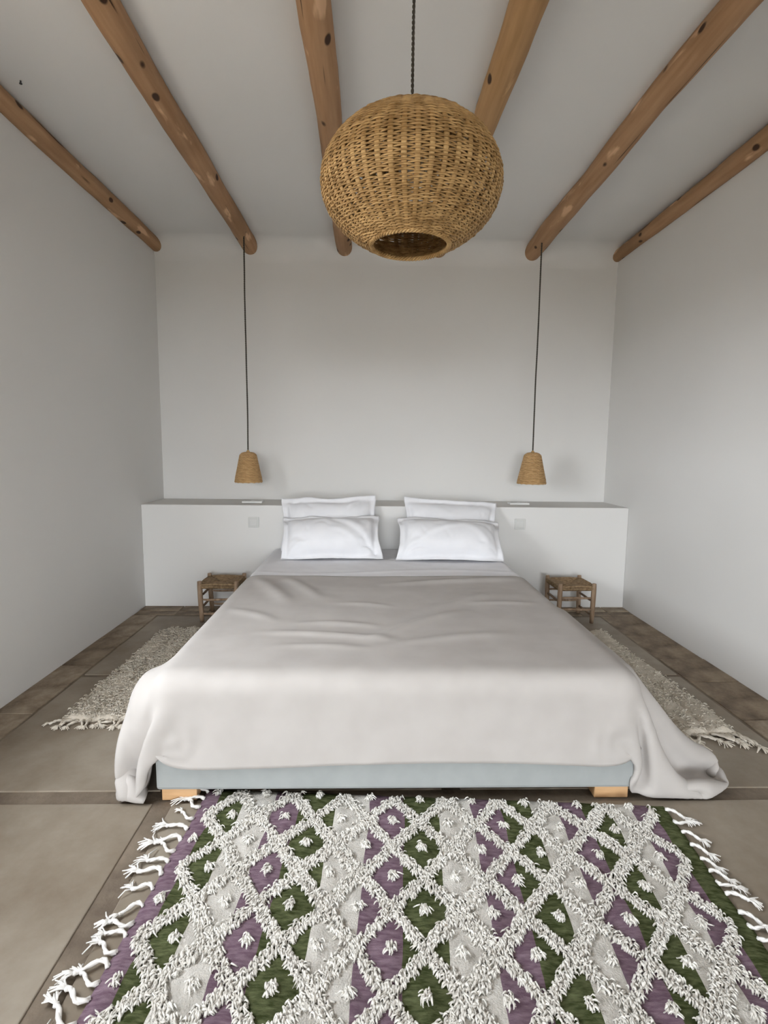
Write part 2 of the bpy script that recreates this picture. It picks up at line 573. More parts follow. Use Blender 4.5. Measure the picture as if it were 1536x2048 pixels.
tag(rounded_box('mattress', BX0 + 0.012, BX1 - 0.012, BY0 + 0.012, BY1, BASE_T, MAT_T, 0.045, M['mattress']),
    'white mattress lying on the bed base under the covers', 'mattress')


def grid_faces(A, B):
    i, j = np.meshgrid(np.arange(A - 1), np.arange(B - 1), indexing='ij')
    q = i * B + j
    return np.stack([q, q + B, q + B + 1, q + 1], -1).reshape(-1, 4)


# flat sheet over the head half of the mattress
def sheet_profile(s, half, r, top):
    """s: distance from the middle across the bed -> (x, z) over a rounded edge"""
    a = np.abs(s)
    flat = half - r
    arc = r * math.pi / 2
    x = np.where(a < flat, a, np.where(a < flat + arc, flat + r * np.sin(np.clip((a - flat) / r, 0, math.pi / 2)), half))
    z = np.where(a < flat, top, np.where(a < flat + arc, top - r + r * np.cos(np.clip((a - flat) / r, 0, math.pi / 2)), top - r - (a - flat - arc)))
    return np.sign(s) * x, z


sa = np.linspace(-1.06, 1.06, 190)
sb = np.linspace(2.70, BY1 - 0.004, 100)
SX, SY = np.meshgrid(sa, sb, indexing='ij')
hx, hz = sheet_profile(SX, (BX1 - BX0) / 2 + 0.006, 0.05, MAT_T + 0.005)
wr = fbm(SX * 6 + SY * 3, SY * 9 - SX * 2, 5, 4)
side = np.clip((np.abs(SX) - 0.78) / 0.1, 0, 1)
hz = hz + (1 - side) * 0.0035 * np.maximum(wr, -0.6) + (1 - side) * 0.004 * np.exp(-((SY - 3.13 - 0.05 * np.sin(SX * 4)) / 0.025) ** 2)
hx = hx + np.sign(SX) * side * (0.001 + 0.003 * np.sin(SY * 17 + 2 * np.sin(SY * 6)))
V = np.stack([hx, SY - BY1, hz - MAT_T], -1).reshape(-1, 3)
o = link('bed_sheet', mesh_from('bed_sheet', V, grid_faces(190, 100)), M['sheet'], None, ((BX0 + BX1) / 2, BY1, MAT_T))
md = o.modifiers.new('thick', 'SOLIDIFY')
md.thickness = 0.003
md.offset = 1
tag(o, 'white cotton sheet smoothed over the head end, under the pillows', 'bed sheet')

# duvet: dropped over the bed
SP = 0.0215
side_l, side_r, foot = 0.53, 0.545, 0.272
Y_HEAD = 3.00
wA = np.arange(BX0 - side_l, BX1 + side_r, SP)
wB = np.arange(BY0 - foot, Y_HEAD, SP)
GX, GY = np.meshgrid(wA, wB, indexing='ij')
TOP = MAT_T + 0.016
GZ = np.full_like(GX, TOP) + 0.002 * fbm(GX * 5, GY * 5, 3)
over = np.maximum(BY0 - 0.012 - GY, 0)
G0 = np.stack([GX, np.maximum(GY, BY0 - 0.014), GZ - over], -1)
STEP = [0]
nB = len(wB)
lastA = (len(wA) - 1) * nB
FLOOR_PINS = [(lastA, (1.095, 1.652, 0.010)), (lastA + 8, (1.235, 1.722, 0.010)), (0, (-0.735, 1.660, 0.010)), (5, (-0.800, 1.690, 0.012))]
for ds_, tg_ in ((0.20, (0.950, 1.660, 0.045)), (0.36, (1.030, 1.650, 0.016))):
    FLOOR_PINS.append((int(np.argmin(np.abs(wA - (BX1 + ds_)))) * nB, tg_))
for k_, y_ in enumerate(wB):
    if 1.76 < y_ < 2.55:
        FLOOR_PINS.append((lastA + k_, (1.225 - (y_ - 1.72) * 0.07, y_, 0.012 if y_ < 2.0 else 0.040)))
    if 1.74 < y_ < 2.2:
        FLOOR_PINS.append((k_, (-0.805, y_, 0.012)))
# the hem is caught at the two foot corners
TUCK_L = int(np.argmin(np.abs(wA - (BX0 + 0.012)))) * len(wB)
TUCK_R = int(np.argmin(np.abs(wA - (BX1 - 0.012)))) * len(wB)
shp = GX.shape
RB = 0.06
PIN = ((GX > BX0 + 0.07) & (GX < BX1 - 0.07) & (GY > BY0 + 0.07)).ravel()


def collide_bed(X, X0):
    X = X.copy()
    # rounded box that stands for mattress and base
    lo = np.array([BX0 - 0.012, BY0 - 0.012, -1.0]) + RB
    hi = np.array([BX1 + 0.012, BY1 + 0.5, TOP]) - RB
    c = np.clip(X, lo, hi)
    d = X - c
    l = np.sqrt((d * d).sum(1))
    ins = (l < RB)
    deep = l < 1e-6
    n = np.where(deep[:, None], np.array([0, 0, 1.0]), d / (l[:, None] + 1e-9))
    tgt = c + n * RB
    tgt[deep, 2] = TOP
    dx = tgt - X
    fr = 0.55
    # friction: take back part of the sliding
    slide = X0 - X
    slide -= n * (slide * n).sum(1)[:, None]
    X[ins] += dx[ins] + fr * slide[ins]
    flz = np.where((X[:, 1] > 2.02) & ((X[:, 0] < -0.78) | (X[:, 0] > 1.02)), 0.036, 0.008)
    fl = X[:, 2] < flz
    X[fl, 2] = flz[fl]
    X[fl, :2] += 0.7 * (X0[fl, :2] - X[fl, :2])
    # and bunched cloth under the right side holds it out as a slope
    yr = np.clip((X[:, 1] - 1.70) / 0.09, 0, 1) * np.clip((2.75 - X[:, 1]) / 0.3, 0, 1)
    pd = (X[:, 0] - 0.912) * 0.79 + (X[:, 2] - 0.425) * 0.61
    need = -0.30 * (1 - yr)
    wm = (pd < need) & (X[:, 0] > 0.90) & (X[:, 2] > 0.02)
    push = (need - pd)[wm]
    X[wm, 0] += push * 0.79
    X[wm, 2] += push * 0.61
    # bunched cloth on the left keeps the hanging side away from the bed
    bc, br = np.array([-0.735, 1.80, 0.235]), np.array([0.085, 0.13, 0.165])
    e_ = (X - bc) / br
    le = np.sqrt((e_ * e_).sum(1))
    ie = (le < 1) & (X[:, 0] < -0.70)
    X[ie] = bc + e_[ie] / le[ie][:, None] * br
    # the corners were pulled to the sides, not out over the foot
    fy = BY0 - 0.018
    X[:, 1] = np.maximum(X[:, 1], fy)
    STEP[0] += 1
    g = min(1.0, STEP[0] / 400.0)
    X[:, 0] = np.clip(X[:, 0], -1.25 + g * 0.415, 1.50 - g * 0.24)
    X[PIN] = G0.reshape(-1, 3)[PIN]
    g2 = min(1.0, STEP[0] / 300.0)
    for ix, tgt_ in FLOOR_PINS:
        X[ix] = (1 - g2) * X[ix] + g2 * np.array(tgt_)
    X[TUCK_L] = (BX0 - 0.016, BY0 - 0.006, 0.213)
    X[TUCK_R] = (BX1 + 0.016, BY0 - 0.006, 0.206)
    return X


D = cloth_run(G0, SP, 130, 9, collide_bed, bend=0.12, damp=0.97)
# creases on the top: shallow ridges along short strokes
px, py = D[..., 0], D[..., 1]
topm = np.clip((D[..., 2] - (TOP - 0.03)) / 0.03, 0, 1)
dz = 0.0022 * fbm(px * 7 + py * 2, py * 16, 21, 3)


def crease(x0, y0, x1, y1, h, wd):
    vx, vy = x1 - x0, y1 - y0
    L2 = vx * vx + vy * vy
    t = ((px - x0) * vx + (py - y0) * vy) / L2
    tt = np.clip(t, 0, 1)
    qx, qy = x0 + tt * vx, y0 + tt * vy
    bow = 0.02 * np.sin(tt * math.pi)
    dist = np.hypot(px - qx, py - qy - bow)
    return h * np.exp(-(dist / wd) ** 2) * np.sin(np.clip(tt, 0.02, 0.98) * math.pi) ** 0.5


for cr in ((-0.42, 2.05, 0.10, 1.97, 0.010, 0.022), (-0.30, 2.16, 0.05, 2.12, 0.008, 0.02), (0.0, 1.96, 0.42, 2.34, 0.012, 0.030),
           (0.05, 1.90, 0.55, 2.05, 0.007, 0.03), (0.25, 2.30, 0.60, 2.62, 0.010, 0.045), (-0.60, 2.90, -0.38, 2.45, 0.012, 0.045),
           (-0.45, 2.92, -0.25, 2.55, 0.010, 0.035), (0.1, 2.80, 0.85, 2.93, 0.010, 0.035), (0.45, 2.45, 0.78, 2.46, 0.006, 0.02),
           (-0.35, 1.90, 0.0, 1.88, 0.006, 0.018), (-0.15, 2.45, 0.1, 2.40, 0.006, 0.02), (-0.62, 2.35, -0.40, 2.2, 0.007, 0.03)):
    dz = dz + 1.5 * crease(*cr[:5], cr[5] * 0.85)
D[..., 2] += dz * topm
# folds that gather at the caught hem corners
for tx, tz, sg, nf, am, rr_ in ((BX1 + 0.01, 0.206, 1, 10, 0.010, 0.30), (BX0 - 0.01, 0.213, -1, 6, 0.007, 0.20)):
    ddx, ddz = (D[..., 0] - tx), (D[..., 2] - tz)
    rad_ = np.hypot(ddx, ddz)
    an_ = np.arctan2(ddz, ddx * sg)
    wt = np.clip(1 - rad_ / rr_, 0, 1) * np.clip(rad_ / 0.05, 0, 1) * (D[..., 1] < BY0 + 0.12) * np.clip((an_ - 0.1) / 0.3, 0, 1) * np.clip((2.35 - an_) / 0.4, 0, 1)
    D[..., 1] -= am * wt * (0.5 + 0.5 * np.sin(an_ * nf))
headw = np.clip((GY - (Y_HEAD - 0.12)) / 0.12, 0, 1)
D[..., 1] += headw * (0.014 * fbm(GX * 5, 0 * GX, 55, 3) + 0.010 * (GX - 0.1))
o = link('duvet', mesh_from('duvet', (D - np.array([0.1, BY0, 0])).reshape(-1, 3), grid_faces(*shp)), M['duvet'], None, (0.1, BY0, 0))
md = o.modifiers.new('sub', 'SUBSURF')
md.levels = md.render_levels = 1
md = o.modifiers.new('thick', 'SOLIDIFY')
md.thickness = 0.006
md.offset = 0
tag(o, 'oatmeal linen duvet spread over the bed, corners hanging to the floor', 'duvet')


# ------------------------------------------------------------------ pillows
def pillow_mesh(name, W, H, T, seed, flange=0.036, folds=()):
    sp = 0.0095
    A, B = int(W / sp) + 1, int(H / sp) + 1
    r = np.random.default_rng(seed)
    u, v = np.meshgrid(np.linspace(-W / 2, W / 2, A), np.linspace(-H / 2, H / 2, B), indexing='ij')
    hu, hv = W / 2 - flange, H / 2 - flange
    a, c = np.clip(np.abs(u) / hu, 0, 1), np.clip(np.abs(v) / hv, 0, 1)
    inn = ((np.abs(u) < hu) & (np.abs(v) < hv)).astype(float)
    bulge = np.sqrt(np.clip((1 - a ** 2.2) * (1 - c ** 2.0), 0, 1)) ** 1.05
    bulge = bulge * (1 + 0.16 * fbm(u * 7, v * 7, seed + 1, 3))
    half = T / 2 * bulge
    # gathers along the seam, fading inwards
    seam = np.clip(np.minimum(hu - np.abs(u), hv - np.abs(v)) / 0.07, 0, 1)
    half = half + inn * (1 - seam) * seam * 4 * 0.0035 * fbm(u * 60, v * 60, seed + 2, 2)
    cz = np.zeros_like(u)

    def fold(x0, y0, x1, y1, h, wd):
        vx, vy = x1 - x0, y1 - y0
        t = np.clip(((u - x0) * vx + (v - y0) * vy) / (vx * vx + vy * vy), 0, 1)
        dd = np.hypot(u - x0 - t * vx, v - y0 - t * vy - 0.03 * np.sin(t * math.pi))
        return h * np.exp(-(dd / wd) ** 2) * np.sin(np.clip(t, .03, .97) * math.pi) ** .5

    for su in (-1, 1):                            # creases that run in from the corners
        for sv in (-1, 1):
            for k in range(6):
                an = math.atan2(-sv * hv, -su * hu) + r.uniform(-0.5, 0.5)
                L = r.uniform(0.07, 0.18)
                x0, y0 = su * (hu - 0.01), sv * (hv - 0.01)
                cz = cz + fold(x0, y0, x0 + L * math.cos(an), y0 + L * math.sin(an), r.uniform(-0.013, 0.011), r.uniform(0.007, 0.013))
    for k in range(8):
        an = r.uniform(0, 6.28)
        x0, y0, L = r.uniform(-hu, hu) * .8, r.uniform(-hv, hv) * .8, r.uniform(.08, .2)
        cz = cz + fold(x0, y0, x0 + L * math.cos(an), y0 + L * math.sin(an), r.uniform(-0.012, 0.010), r.uniform(0.010, 0.02))
    for f_ in folds:
        cz = cz + fold(*f_)
    edge = 1 - inn
    mid = 0.015 * edge * fbm(u * 18, v * 18, seed + 9) + 0.014 * fbm(u * 6, v * 6, seed + 12) - 0.030 * (a * c) ** 3
    # the stuffed middle draws the edges in a little, corners stay out
    pu = u * (1 - 0.060 * (1 - c ** 2) * a ** 2) + 0.009 * np.maximum(edge, a ** 4) * fbm(u * 13, v * 13, seed + 14)
    pv = v * (1 - 0.085 * (1 - a ** 2) * c ** 2) + 0.011 * np.maximum(edge, c ** 4) * fbm(u * 12, v * 12, seed + 15)
    X = np.stack([np.stack([pu, pv, mid + half + cz * inn + 0.0016], -1), np.stack([pu, pv, mid - half - 0.0016], -1)])
    n = A * B
    F0 = grid_faces(A, B)
    verts = X.reshape(-1, 3)
    bd = [(i, 0) for i in range(A)] + [(A - 1, j) for j in range(1, B)] + [(i, B - 1) for i in range(A - 2, -1, -1)] + [(0, j) for j in range(B - 2, 0, -1)]
    bi = [i * B + j for i, j in bd]
    side_f = np.array([(bi[k], bi[(k + 1) % len(bi)], bi[(k + 1) % len(bi)] + n, bi[k] + n) for k in range(len(bi))])
    F = np.concatenate([F0, F0[:, ::-1] + n, side_f[:, ::-1]])
    return verts, F


def pillow(cx, cy, cz, W, H, T, lean, roll, yaw, seed, bendx, label, sag=0.0, folds=()):
    """lean: angle of the pillow face above the horizontal; base edge at (cx,cy,cz)"""
    v, F = pillow_mesh('pillow', W, H, T, seed, folds=folds)
    v = v.copy()
    tt = (v[:, 1] + H / 2) / H
    v[:, 2] += -bendx * np.sin(tt * math.pi) * 1.0 + 0.009 * fbm(v[:, 0] * 5, v[:, 1] * 4, seed + 31)
    v[:, 1] += -sag * (1 - (2 * v[:, 0] / W) ** 2) * tt
    ca, sa_ = math.cos(lean), math.sin(lean)
    y = tt * H
    q = np.stack([v[:, 0], y * ca - v[:, 2] * sa_, y * sa_ + v[:, 2] * ca], 1)
    # bottom rests on the bed
    R = Euler((0, roll, yaw)).to_matrix()
    q = q @ np.array(R).T
    low = np.maximum(q[:, 2], 0.004)
    q[:, 2] = np.where(q[:, 2] < 0.02, 0.004 + 0.016 / (1 + np.exp(-(q[:, 2] - 0.004) / 0.012)), q[:, 2])
    q[:, 2] = np.maximum(q[:, 2], 0.003)
    world = q + np.array([cx, cy, cz])
    # pressed against the ledge
    lim = YLEDGE - 0.006
    over = (world[:, 1] > lim) & (world[:, 2] < ZLEDGE + 0.012)
    q[over, 1] -= (world[over, 1] - lim)
    o = link('pillow', mesh_from('pillow', q, F), M['pillow'], None, (cx, cy, cz))
    return tag(o, label, 'pillow', 'white pillows at the head of the bed')


PZ = MAT_T + 0.012
pillow(-0.275, 3.700, PZ, 0.67, 0.40, 0.16, math.radians(74), -0.035, 0.03, 41, -0.01, 'rear left white pillow propped upright against the ledge', 0.02)
pillow(0.555, 3.705, PZ, 0.66, 0.385, 0.13, math.radians(75), 0.055, -0.02, 42, -0.01, 'rear right white pillow propped upright against the ledge', 0.02)
pillow(-0.245, 3.425, PZ, 0.66, 0.365, 0.19, math.radians(47), -0.02, 0.04, 43, -0.02, 'front left white pillow with flanged edge, leaning on another pillow', 0.0,
       ((-0.02, 0.10, 0.27, -0.12, -0.012, 0.016), (0.0, 0.13, 0.26, -0.05, 0.010, 0.030), (0.17, 0.12, 0.22, -0.06, -0.010, 0.012)))
pillow(0.525, 3.400, PZ, 0.70, 0.365, 0.19, math.radians(45), 0.02, -0.03, 44, -0.02, 'front right white pillow with flanged edge, leaning on another pillow', 0.0,
       ((-0.24, -0.09, 0.05, 0.06, 0.011, 0.022), (0.05, 0.08, 0.26, -0.08, 0.009, 0.026), (-0.28, 0.10, -0.17, -0.02, -0.010, 0.012)))


# ------------------------------------------------------------------ plates on the ledge
def wall_plate(x, label):
    t = thing('light_switch', label, 'switch', (x, YLEDGE, 0.622), 0, 'switches on the ledge front')
    b = MB()
    b.box(-0.038, 0.038, -0.008, 0, -0.038, 0.038)
    b.obj('faceplate', M['plate'], t, bevel=0.003)
    b = MB()
    b.box(-0.027, 0.027, -0.011, -0.006, -0.027, 0.027)
    b.obj('rocker', M['plate'], t, bevel=0.002)


wall_plate(-0.833, 'pale grey square switch on the ledge front, left of the pillows')
wall_plate(1.091, 'pale grey square switch on the ledge front, right of the pillows')


def ledge_plate(x, y, label):
    t = thing('socket_plate', label, 'socket', (x, y, ZLEDGE), 0, 'sockets on the ledge top')
    b = MB()
    b.box(-0.075, 0.075, -0.04, 0.04, 0, 0.012)
    b.obj('faceplate', M['plate_white'], t, bevel=0.003)
    for sx in (-0.036, 0.036):
        b = MB()
        b.lathe([(0.0001, 0.0125), (0.020, 0.0125), (0.021, 0.0145), (0.023, 0.0145), (0.024, 0.011)], 20)
        b.obj('socket_ring', M['plate'], t, (sx, 0, 0), smooth=True)


ledge_plate(-0.875, 4.05, 'flat white socket plate on the ledge top under the left pendant')
ledge_plate(1.135, 4.08, 'flat white socket plate on the ledge top under the right pendant')


# ------------------------------------------------------------------ bell pendants
def wiggle_cord(p0, p1, n, amp, seed):
    t = np.linspace(0, 1, n)
    p = np.array(p0)[None] * (1 - t)[:, None] + np.array(p1)[None] * t[:, None]
    e = np.sin(t * math.pi)
    p[:, 0] += amp * e * fbm(t * 5, 0 * t, seed)
    p[:, 1] += amp * e * fbm(t * 5, 0 * t + 4, seed + 1)
    return p


def twisted(p, r, tw, n=6):
    """two plies twisted round a path"""
    b = MB()
    k = len(p)
    s = np.concatenate([[0], np.cumsum(np.linalg.norm(np.diff(p, axis=0), axis=1))])
    for ph in (0, math.pi):
        a = s / tw * 2 * math.pi + ph
        b.tube(p + np.stack([np.cos(a), np.sin(a), 0 * a], 1) * r * 0.5, r * 0.62, n)
    return b


def bell_pendant(x, y, zb, zt, rb_, rt, label, seed):
    t = thing('pendant_lamp', label, 'pendant lamp', (x, y, zb), 0, 'wicker bell pendants beside the bed')
    H = zt - zb
    r = np.random.default_rng(seed)
    twisted(wiggle_cord((0, 0, ZC - zb + 0.004), (0, 0, H + 0.004), 420, 0.006, seed), 0.0052, 0.030).obj('cord', M['cord'], t, smooth=True)
    # woven shade: rings that pass in front of and behind the stakes
    prof = np.array([(rt * 0.42, H), (rt * 0.80, H * 0.955), (rt, H * 0.90), (rt * 1.12, H * 0.75), (rt + (rb_ - rt) * 0.55, H * 0.42), (rb_ * 0.965, H * 0.12), (rb_, 0.0)])
    sl = np.concatenate([[0], np.cumsum(np.linalg.norm(np.diff(prof, axis=0), axis=1))])
    ns = 26
    nst = 36
    b = MB()
    for i in range(ns):
        s_ = sl[-1] * (0.05 + 0.95 * i / (ns - 1))
        rr, zz = np.interp(s_, sl, prof[:, 0]), np.interp(s_, sl, prof[:, 1])
        a = np.arange(nst * 3) * 2 * math.pi / (nst * 3)
        off = 0.0022 * np.sin(a * nst / 2 + math.pi * (i % 2))
        jz = 0.0012 * fbm(a * 3, 0 * a, seed + i)
        R_ = rr + off
        b.tube(np.stack([R_ * np.cos(a), R_ * np.sin(a), zz + jz], 1), 0.0052, 5, closed=True)
    kn = MB()
    kn.lathe([(0.005, H + 0.016), (0.010, H + 0.010), (0.013, H + 0.004), (rt * 0.36, H - 0.001), (rt * 0.46, H - 0.004)], 14)
    kn.obj('top_knot', M['rattan_rib'], t, smooth=True)
    sh = b.obj('woven_shade', M['rattan_lo'], t, smooth=True)
    sh['kind'] = 'stuff'
    rib = MB()
    rib.tube([(p[0], 0, p[1]) for p in prof], 0.003, 5)
    me = rib.mesh('stake', True)
    for k in range(nst // 2):
        link('stake', me, M['rattan_lo'], t, (0, 0, 0), (0, 0, k * 4 * math.pi / nst + 0.05))
    b = MB()
    a = np.arange(60) * 2 * math.pi / 60
    b.tube(np.stack([(rb_ + 0.001) * np.cos(a), (rb_ + 0.001) * np.sin(a), 0.002 * np.sin(a * 15)], 1), 0.0058, 6, closed=True)
    b.obj('rim', M['rattan_lo'], t, smooth=True)
    b = MB()
    b.lathe([(0.0001, H * 0.99), (0.017, H * 0.97), (0.020, H * 0.80), (0.018, H * 0.70), (0.028, H * 0.55), (0.031, H * 0.42), (0.020, H * 0.27), (0.0001, H * 0.24)], 16)
    b.obj('bulb', M['bulb'], t, smooth=True)
    return t


bell_pendant(-0.884, 3.955, 0.908, 1.120, 0.094, 0.056, 'small wicker bell pendant over the ledge, left of the bed', 61)
bell_pendant(1.188, 3.945, 0.916, 1.138, 0.100, 0.058, 'small wicker bell pendant over the ledge, right of the bed', 62)


# ------------------------------------------------------------------ big round wicker lamp
def big_lamp():
    LX, LY, LZ = 0.108, 1.60, 1.893
    A_, C_ = 0.247, 0.178
    t = thing('round_pendant_lamp', 'big round wicker pendant lamp hanging over the foot of the bed', 'pendant lamp', (LX, LY, LZ))
    z0 = -0.158
    th0 = math.asin(z0 / C_)
    th1 = math.radians(83)

    def pr(th):
        return A_ * math.cos(th) ** (1.0 if th > 0 else 1.05), C_ * math.sin(th)

    nst = 46
    nring = 62
    b = MB()
    ths = np.linspace(th0, th1, 400)
    pts = np.array([pr(x_) for x_ in ths])
    sl = np.concatenate([[0], np.cumsum(np.linalg.norm(np.diff(pts, axis=0), axis=1))])
    r = np.random.default_rng(5)
    s_ = 0.003
    i = 0
    while s_ < sl[-1]:
        rr, zz = np.interp(s_, sl, pts[:, 0]), np.interp(s_, sl, pts[:, 1])
        n = nst * 4
        a = np.arange(n) * 2 * math.pi / n
        amp = 0.0034 * min(1, rr / 0.12)
        off = amp * np.sin(a * nst / 2 + math.pi * (i % 2)) + 0.0012 * fbm(a * 4, 0 * a, 300 + i)
        jz = 0.0016 * fbm(np.cos(a) * 5, np.sin(a) * 5, 500 + i, 3) * r.uniform(0.6, 1.5)
        R_ = rr + off
        b.tube(np.stack([R_ * np.cos(a), R_ * np.sin(a), zz + jz], 1), r.uniform(0.0020, 0.0028), 5, closed=True)
        s_ += r.choice([0.0042, 0.0048, 0.0054, 0.0076], p=[.4, .3, .2, .1])
        i += 1
    sh = b.obj('woven_shade', M['rattan'], t, smooth=True)
    sh['kind'] = 'stuff'
    # stakes: flat bundles that run from the mouth to the crown
    rib = MB()
    k = 40
    P_ = np.array([pr(x_) for x_ in np.linspace(th0 - 0.01, th1, k)])
    V, F = [], []
    for q in P_:
        hw = 0.0078 * (0.45 + 0.55 * q[0] / A_)
        for dx, dr in ((-hw, 0), (-hw * .5, .0022), (hw * .5, .0022), (hw, 0), (hw * .5, -.0022), (-hw * .5, -.0022)):
            V.append((q[0] + dr, dx, q[1]))
    for i in range(k - 1):
        for j in range(6):
            F.append((i * 6 + j, i * 6 + (j + 1) % 6, (i + 1) * 6 + (j + 1) % 6, (i + 1) * 6 + j))
    rib.add(V, F)
    me = rib.mesh('stake', True)
    for j in range(nst):
        link('stake', me, M['rattan_rib'], t, (0, 0, 0), (0, 0, 2 * math.pi * (j + 0.5) / nst + r.normal(0, 0.006)))
    # braided mouth
    rm = pr(th0)[0]
    for ph in (0, 1, 2):
        b = MB()
        a = np.arange(220) * 2 * math.pi / 220
        wv = a * 24 + ph * 2 * math.pi / 3
        b.tube(np.stack([(rm + 0.004 * np.cos(wv)) * np.cos(a), (rm + 0.004 * np.cos(wv)) * np.sin(a), z0 + 0.004 * np.sin(wv)], 1), 0.0034, 5, closed=True)
        b.obj('mouth_braid', M['rattan_rib'], t, smooth=True)
    b = MB()
    b.lathe([(0.0001, C_ + 0.006), (0.03, C_ + 0.004), (0.034, C_ - 0.004), (0.0001, C_ - 0.006)], 20)
    b.obj('crown', M['rattan_rib'], t, smooth=True)
    twisted(wiggle_cord((0, 0, ZC - LZ + 0.004), (0, 0, C_), 260, 0.002, 9), 0.0042, 0.026).obj('cord', M['cord'], t, smooth=True)
    b = MB()
    b.lathe([(0.0001, C_ - 0.01), (0.02, C_ - 0.012), (0.022, C_ - 0.07), (0.018, C_ - 0.08), (0.034, C_ - 0.12), (0.036, C_ - 0.14), (0.022, C_ - 0.172), (0.0001, C_ - 0.178)], 16)
    b.obj('bulb', M['bulb'], t, smooth=True)


big_lamp()


# ------------------------------------------------------------------ stools
def make_stool(label):
    t = thing('rush_stool', label, 'stool', (0, 0, 0), 0, 'small rush-seated stools')
    W, H = 0.125, 0.262
    r = random.Random(4)
    for sx in (-1, 1):
        for sy in (-1, 1):
            b = MB()
            zz = np.linspace(0, H + 0.012, 9)
            b.tube([(sx * (W - 0.010) + sx * 0.012 * (z / H - 0.5) + r.uniform(-.001, .001), sy * (W - 0.010), z) for z in zz],
                   [0.0125, 0.0145, 0.0155, 0.016, 0.016, 0.0165, 0.0165, 0.016, 0.0135], 10)
            b.obj('leg', M['stoolwood'], t, smooth=True)
    for lv, ax in ((0.055, 0), (0.095, 1), (0.150, 0), (0.175, 1)):
        for s in (-1, 1):
            b = MB()
            p = np.linspace(-W + 0.012, W - 0.012, 6)
            q = s * (W - 0.010)
            b.tube([(q, c, lv + 0.002 * math.sin(c * 30)) if ax else (c, q, lv + 0.002 * math.sin(c * 30)) for c in p], [.0055, .0075, .008, .008, .0075, .0055], 8)
            b.obj('stretcher', M['stoolwood'], t, smooth=True)
    # rush seat: cords of four triangles that meet in the middle
    b = MB()
    n = 13
    for i in range(n):
        d = W * (1 - (i + 0.35) / n)          # distance of the cord from the middle
        sagz = -0.012 * (1 - d / W)
        for k in range(4):
            c, s = math.cos(k * math.pi / 2), math.sin(k * math.pi / 2)
            pts = []
            for uu in np.linspace(-1, 1, 7):
                x_, y_ = uu * d, d
                zz = H - 0.010 + sagz + 0.004 * math.cos(uu * math.pi / 2) + r.uniform(-.0012, .0012)
                pts.append((c * x_ - s * y_, s * x_ + c * y_, zz))
            b.tube(pts, 0.0062, 6)
    for k in range(4):                        # the cords wrap over the rails
        c, s = math.cos(k * math.pi / 2), math.sin(k * math.pi / 2)
        for i in range(26):
            uu = (i + .5) / 26 * 2 - 1
            x_ = uu * (W - 0.014)
            pts = [(x_, W - 0.02, H - 0.006), (x_, W - 0.002, H - 0.008), (x_, W + 0.004, H - 0.020), (x_, W - 0.004, H - 0.034), (x_, W - 0.02, H - 0.034)]
            b.tube([(c * p[0] - s * p[1], s * p[0] + c * p[1], p[2]) for p in pts], 0.0048, 5)
    b.box(-W + 0.01, W - 0.01, -W + 0.01, W - 0.01, H - 0.034, H - 0.02)
    b.obj('seat', M['rush'], t, smooth=True)
    return t


st = make_stool('small rush-seated wooden stool on the left side of the bed')
st.location = (-1.000, 3.625, 0.002)
st2 = copy_tree(st)
st2['label'] = 'small rush-seated wooden stool on the right side of the bed'
st2.location = (1.385, 3.605, 0.002)
st2.rotation_euler = (0, 0, math.pi / 2 + 0.03)


# ------------------------------------------------------------------ tassels (shared by the rugs)
def tassel_mesh(seed, L=0.085, r0=0.0044):
    r = np.random.default_rng(seed)
    b = MB()
    t = np.linspace(0, 1, 9)
    bend = r.normal(0, 0.35)
    wig = r.uniform(-0.012, 0.012)
    path = np.stack([L * 0.62 * t, 0.03 * bend * t ** 2 + wig * np.sin(t * 5), 0.007 + 0.004 * np.sin(t * math.pi)], 1)
    for ph in (0, math.pi):
        a = t * 9 + ph
        b.tube(path + np.stack([0 * a, np.cos(a) * r0 * .5, np.sin(a) * r0 * .5], 1), r0 * np.linspace(.9, .75, 9), 6)
    e = path[-1]
    d0 = path[-1] - path[-2]
    d0 /= np.linalg.norm(d0)
    b.tube([e - d0 * .004, e, e + d0 * .004], [r0 * .8, r0 * 1.35, r0 * .8], 7)
    for k in range(11):
        an = r.normal(0, 0.42)
        d = np.array([d0[0] * math.cos(an) - d0[1] * math.sin(an), d0[0] * math.sin(an) + d0[1] * math.cos(an), 0])
        ll = L * r.uniform(0.26, 0.44)
        c = r.normal(0, 0.25)
        n = np.array([-d[1], d[0], 0])
        z = r.uniform(-.001, .003)
        b.tube([e + np.array([0, 0, z]), e + d * ll * .5 + n * ll * c * .2 + np.array([0, 0, .004]), e + d * ll + n * ll * c + np.array([0, 0, -.003])], [.0018, .0018, .0014], 5)
    return b.mesh('tassel', True)


TASSELS = [tassel_mesh(900 + i) for i in range(8)]
for me in TASSELS:
    me.materials.append(M['tassel'])
CREAM_TASSELS = [tassel_mesh(950 + i, 0.085, 0.0050) for i in range(6)]
for me in CREAM_TASSELS:
    me.materials.append(M['runner_yarn'])


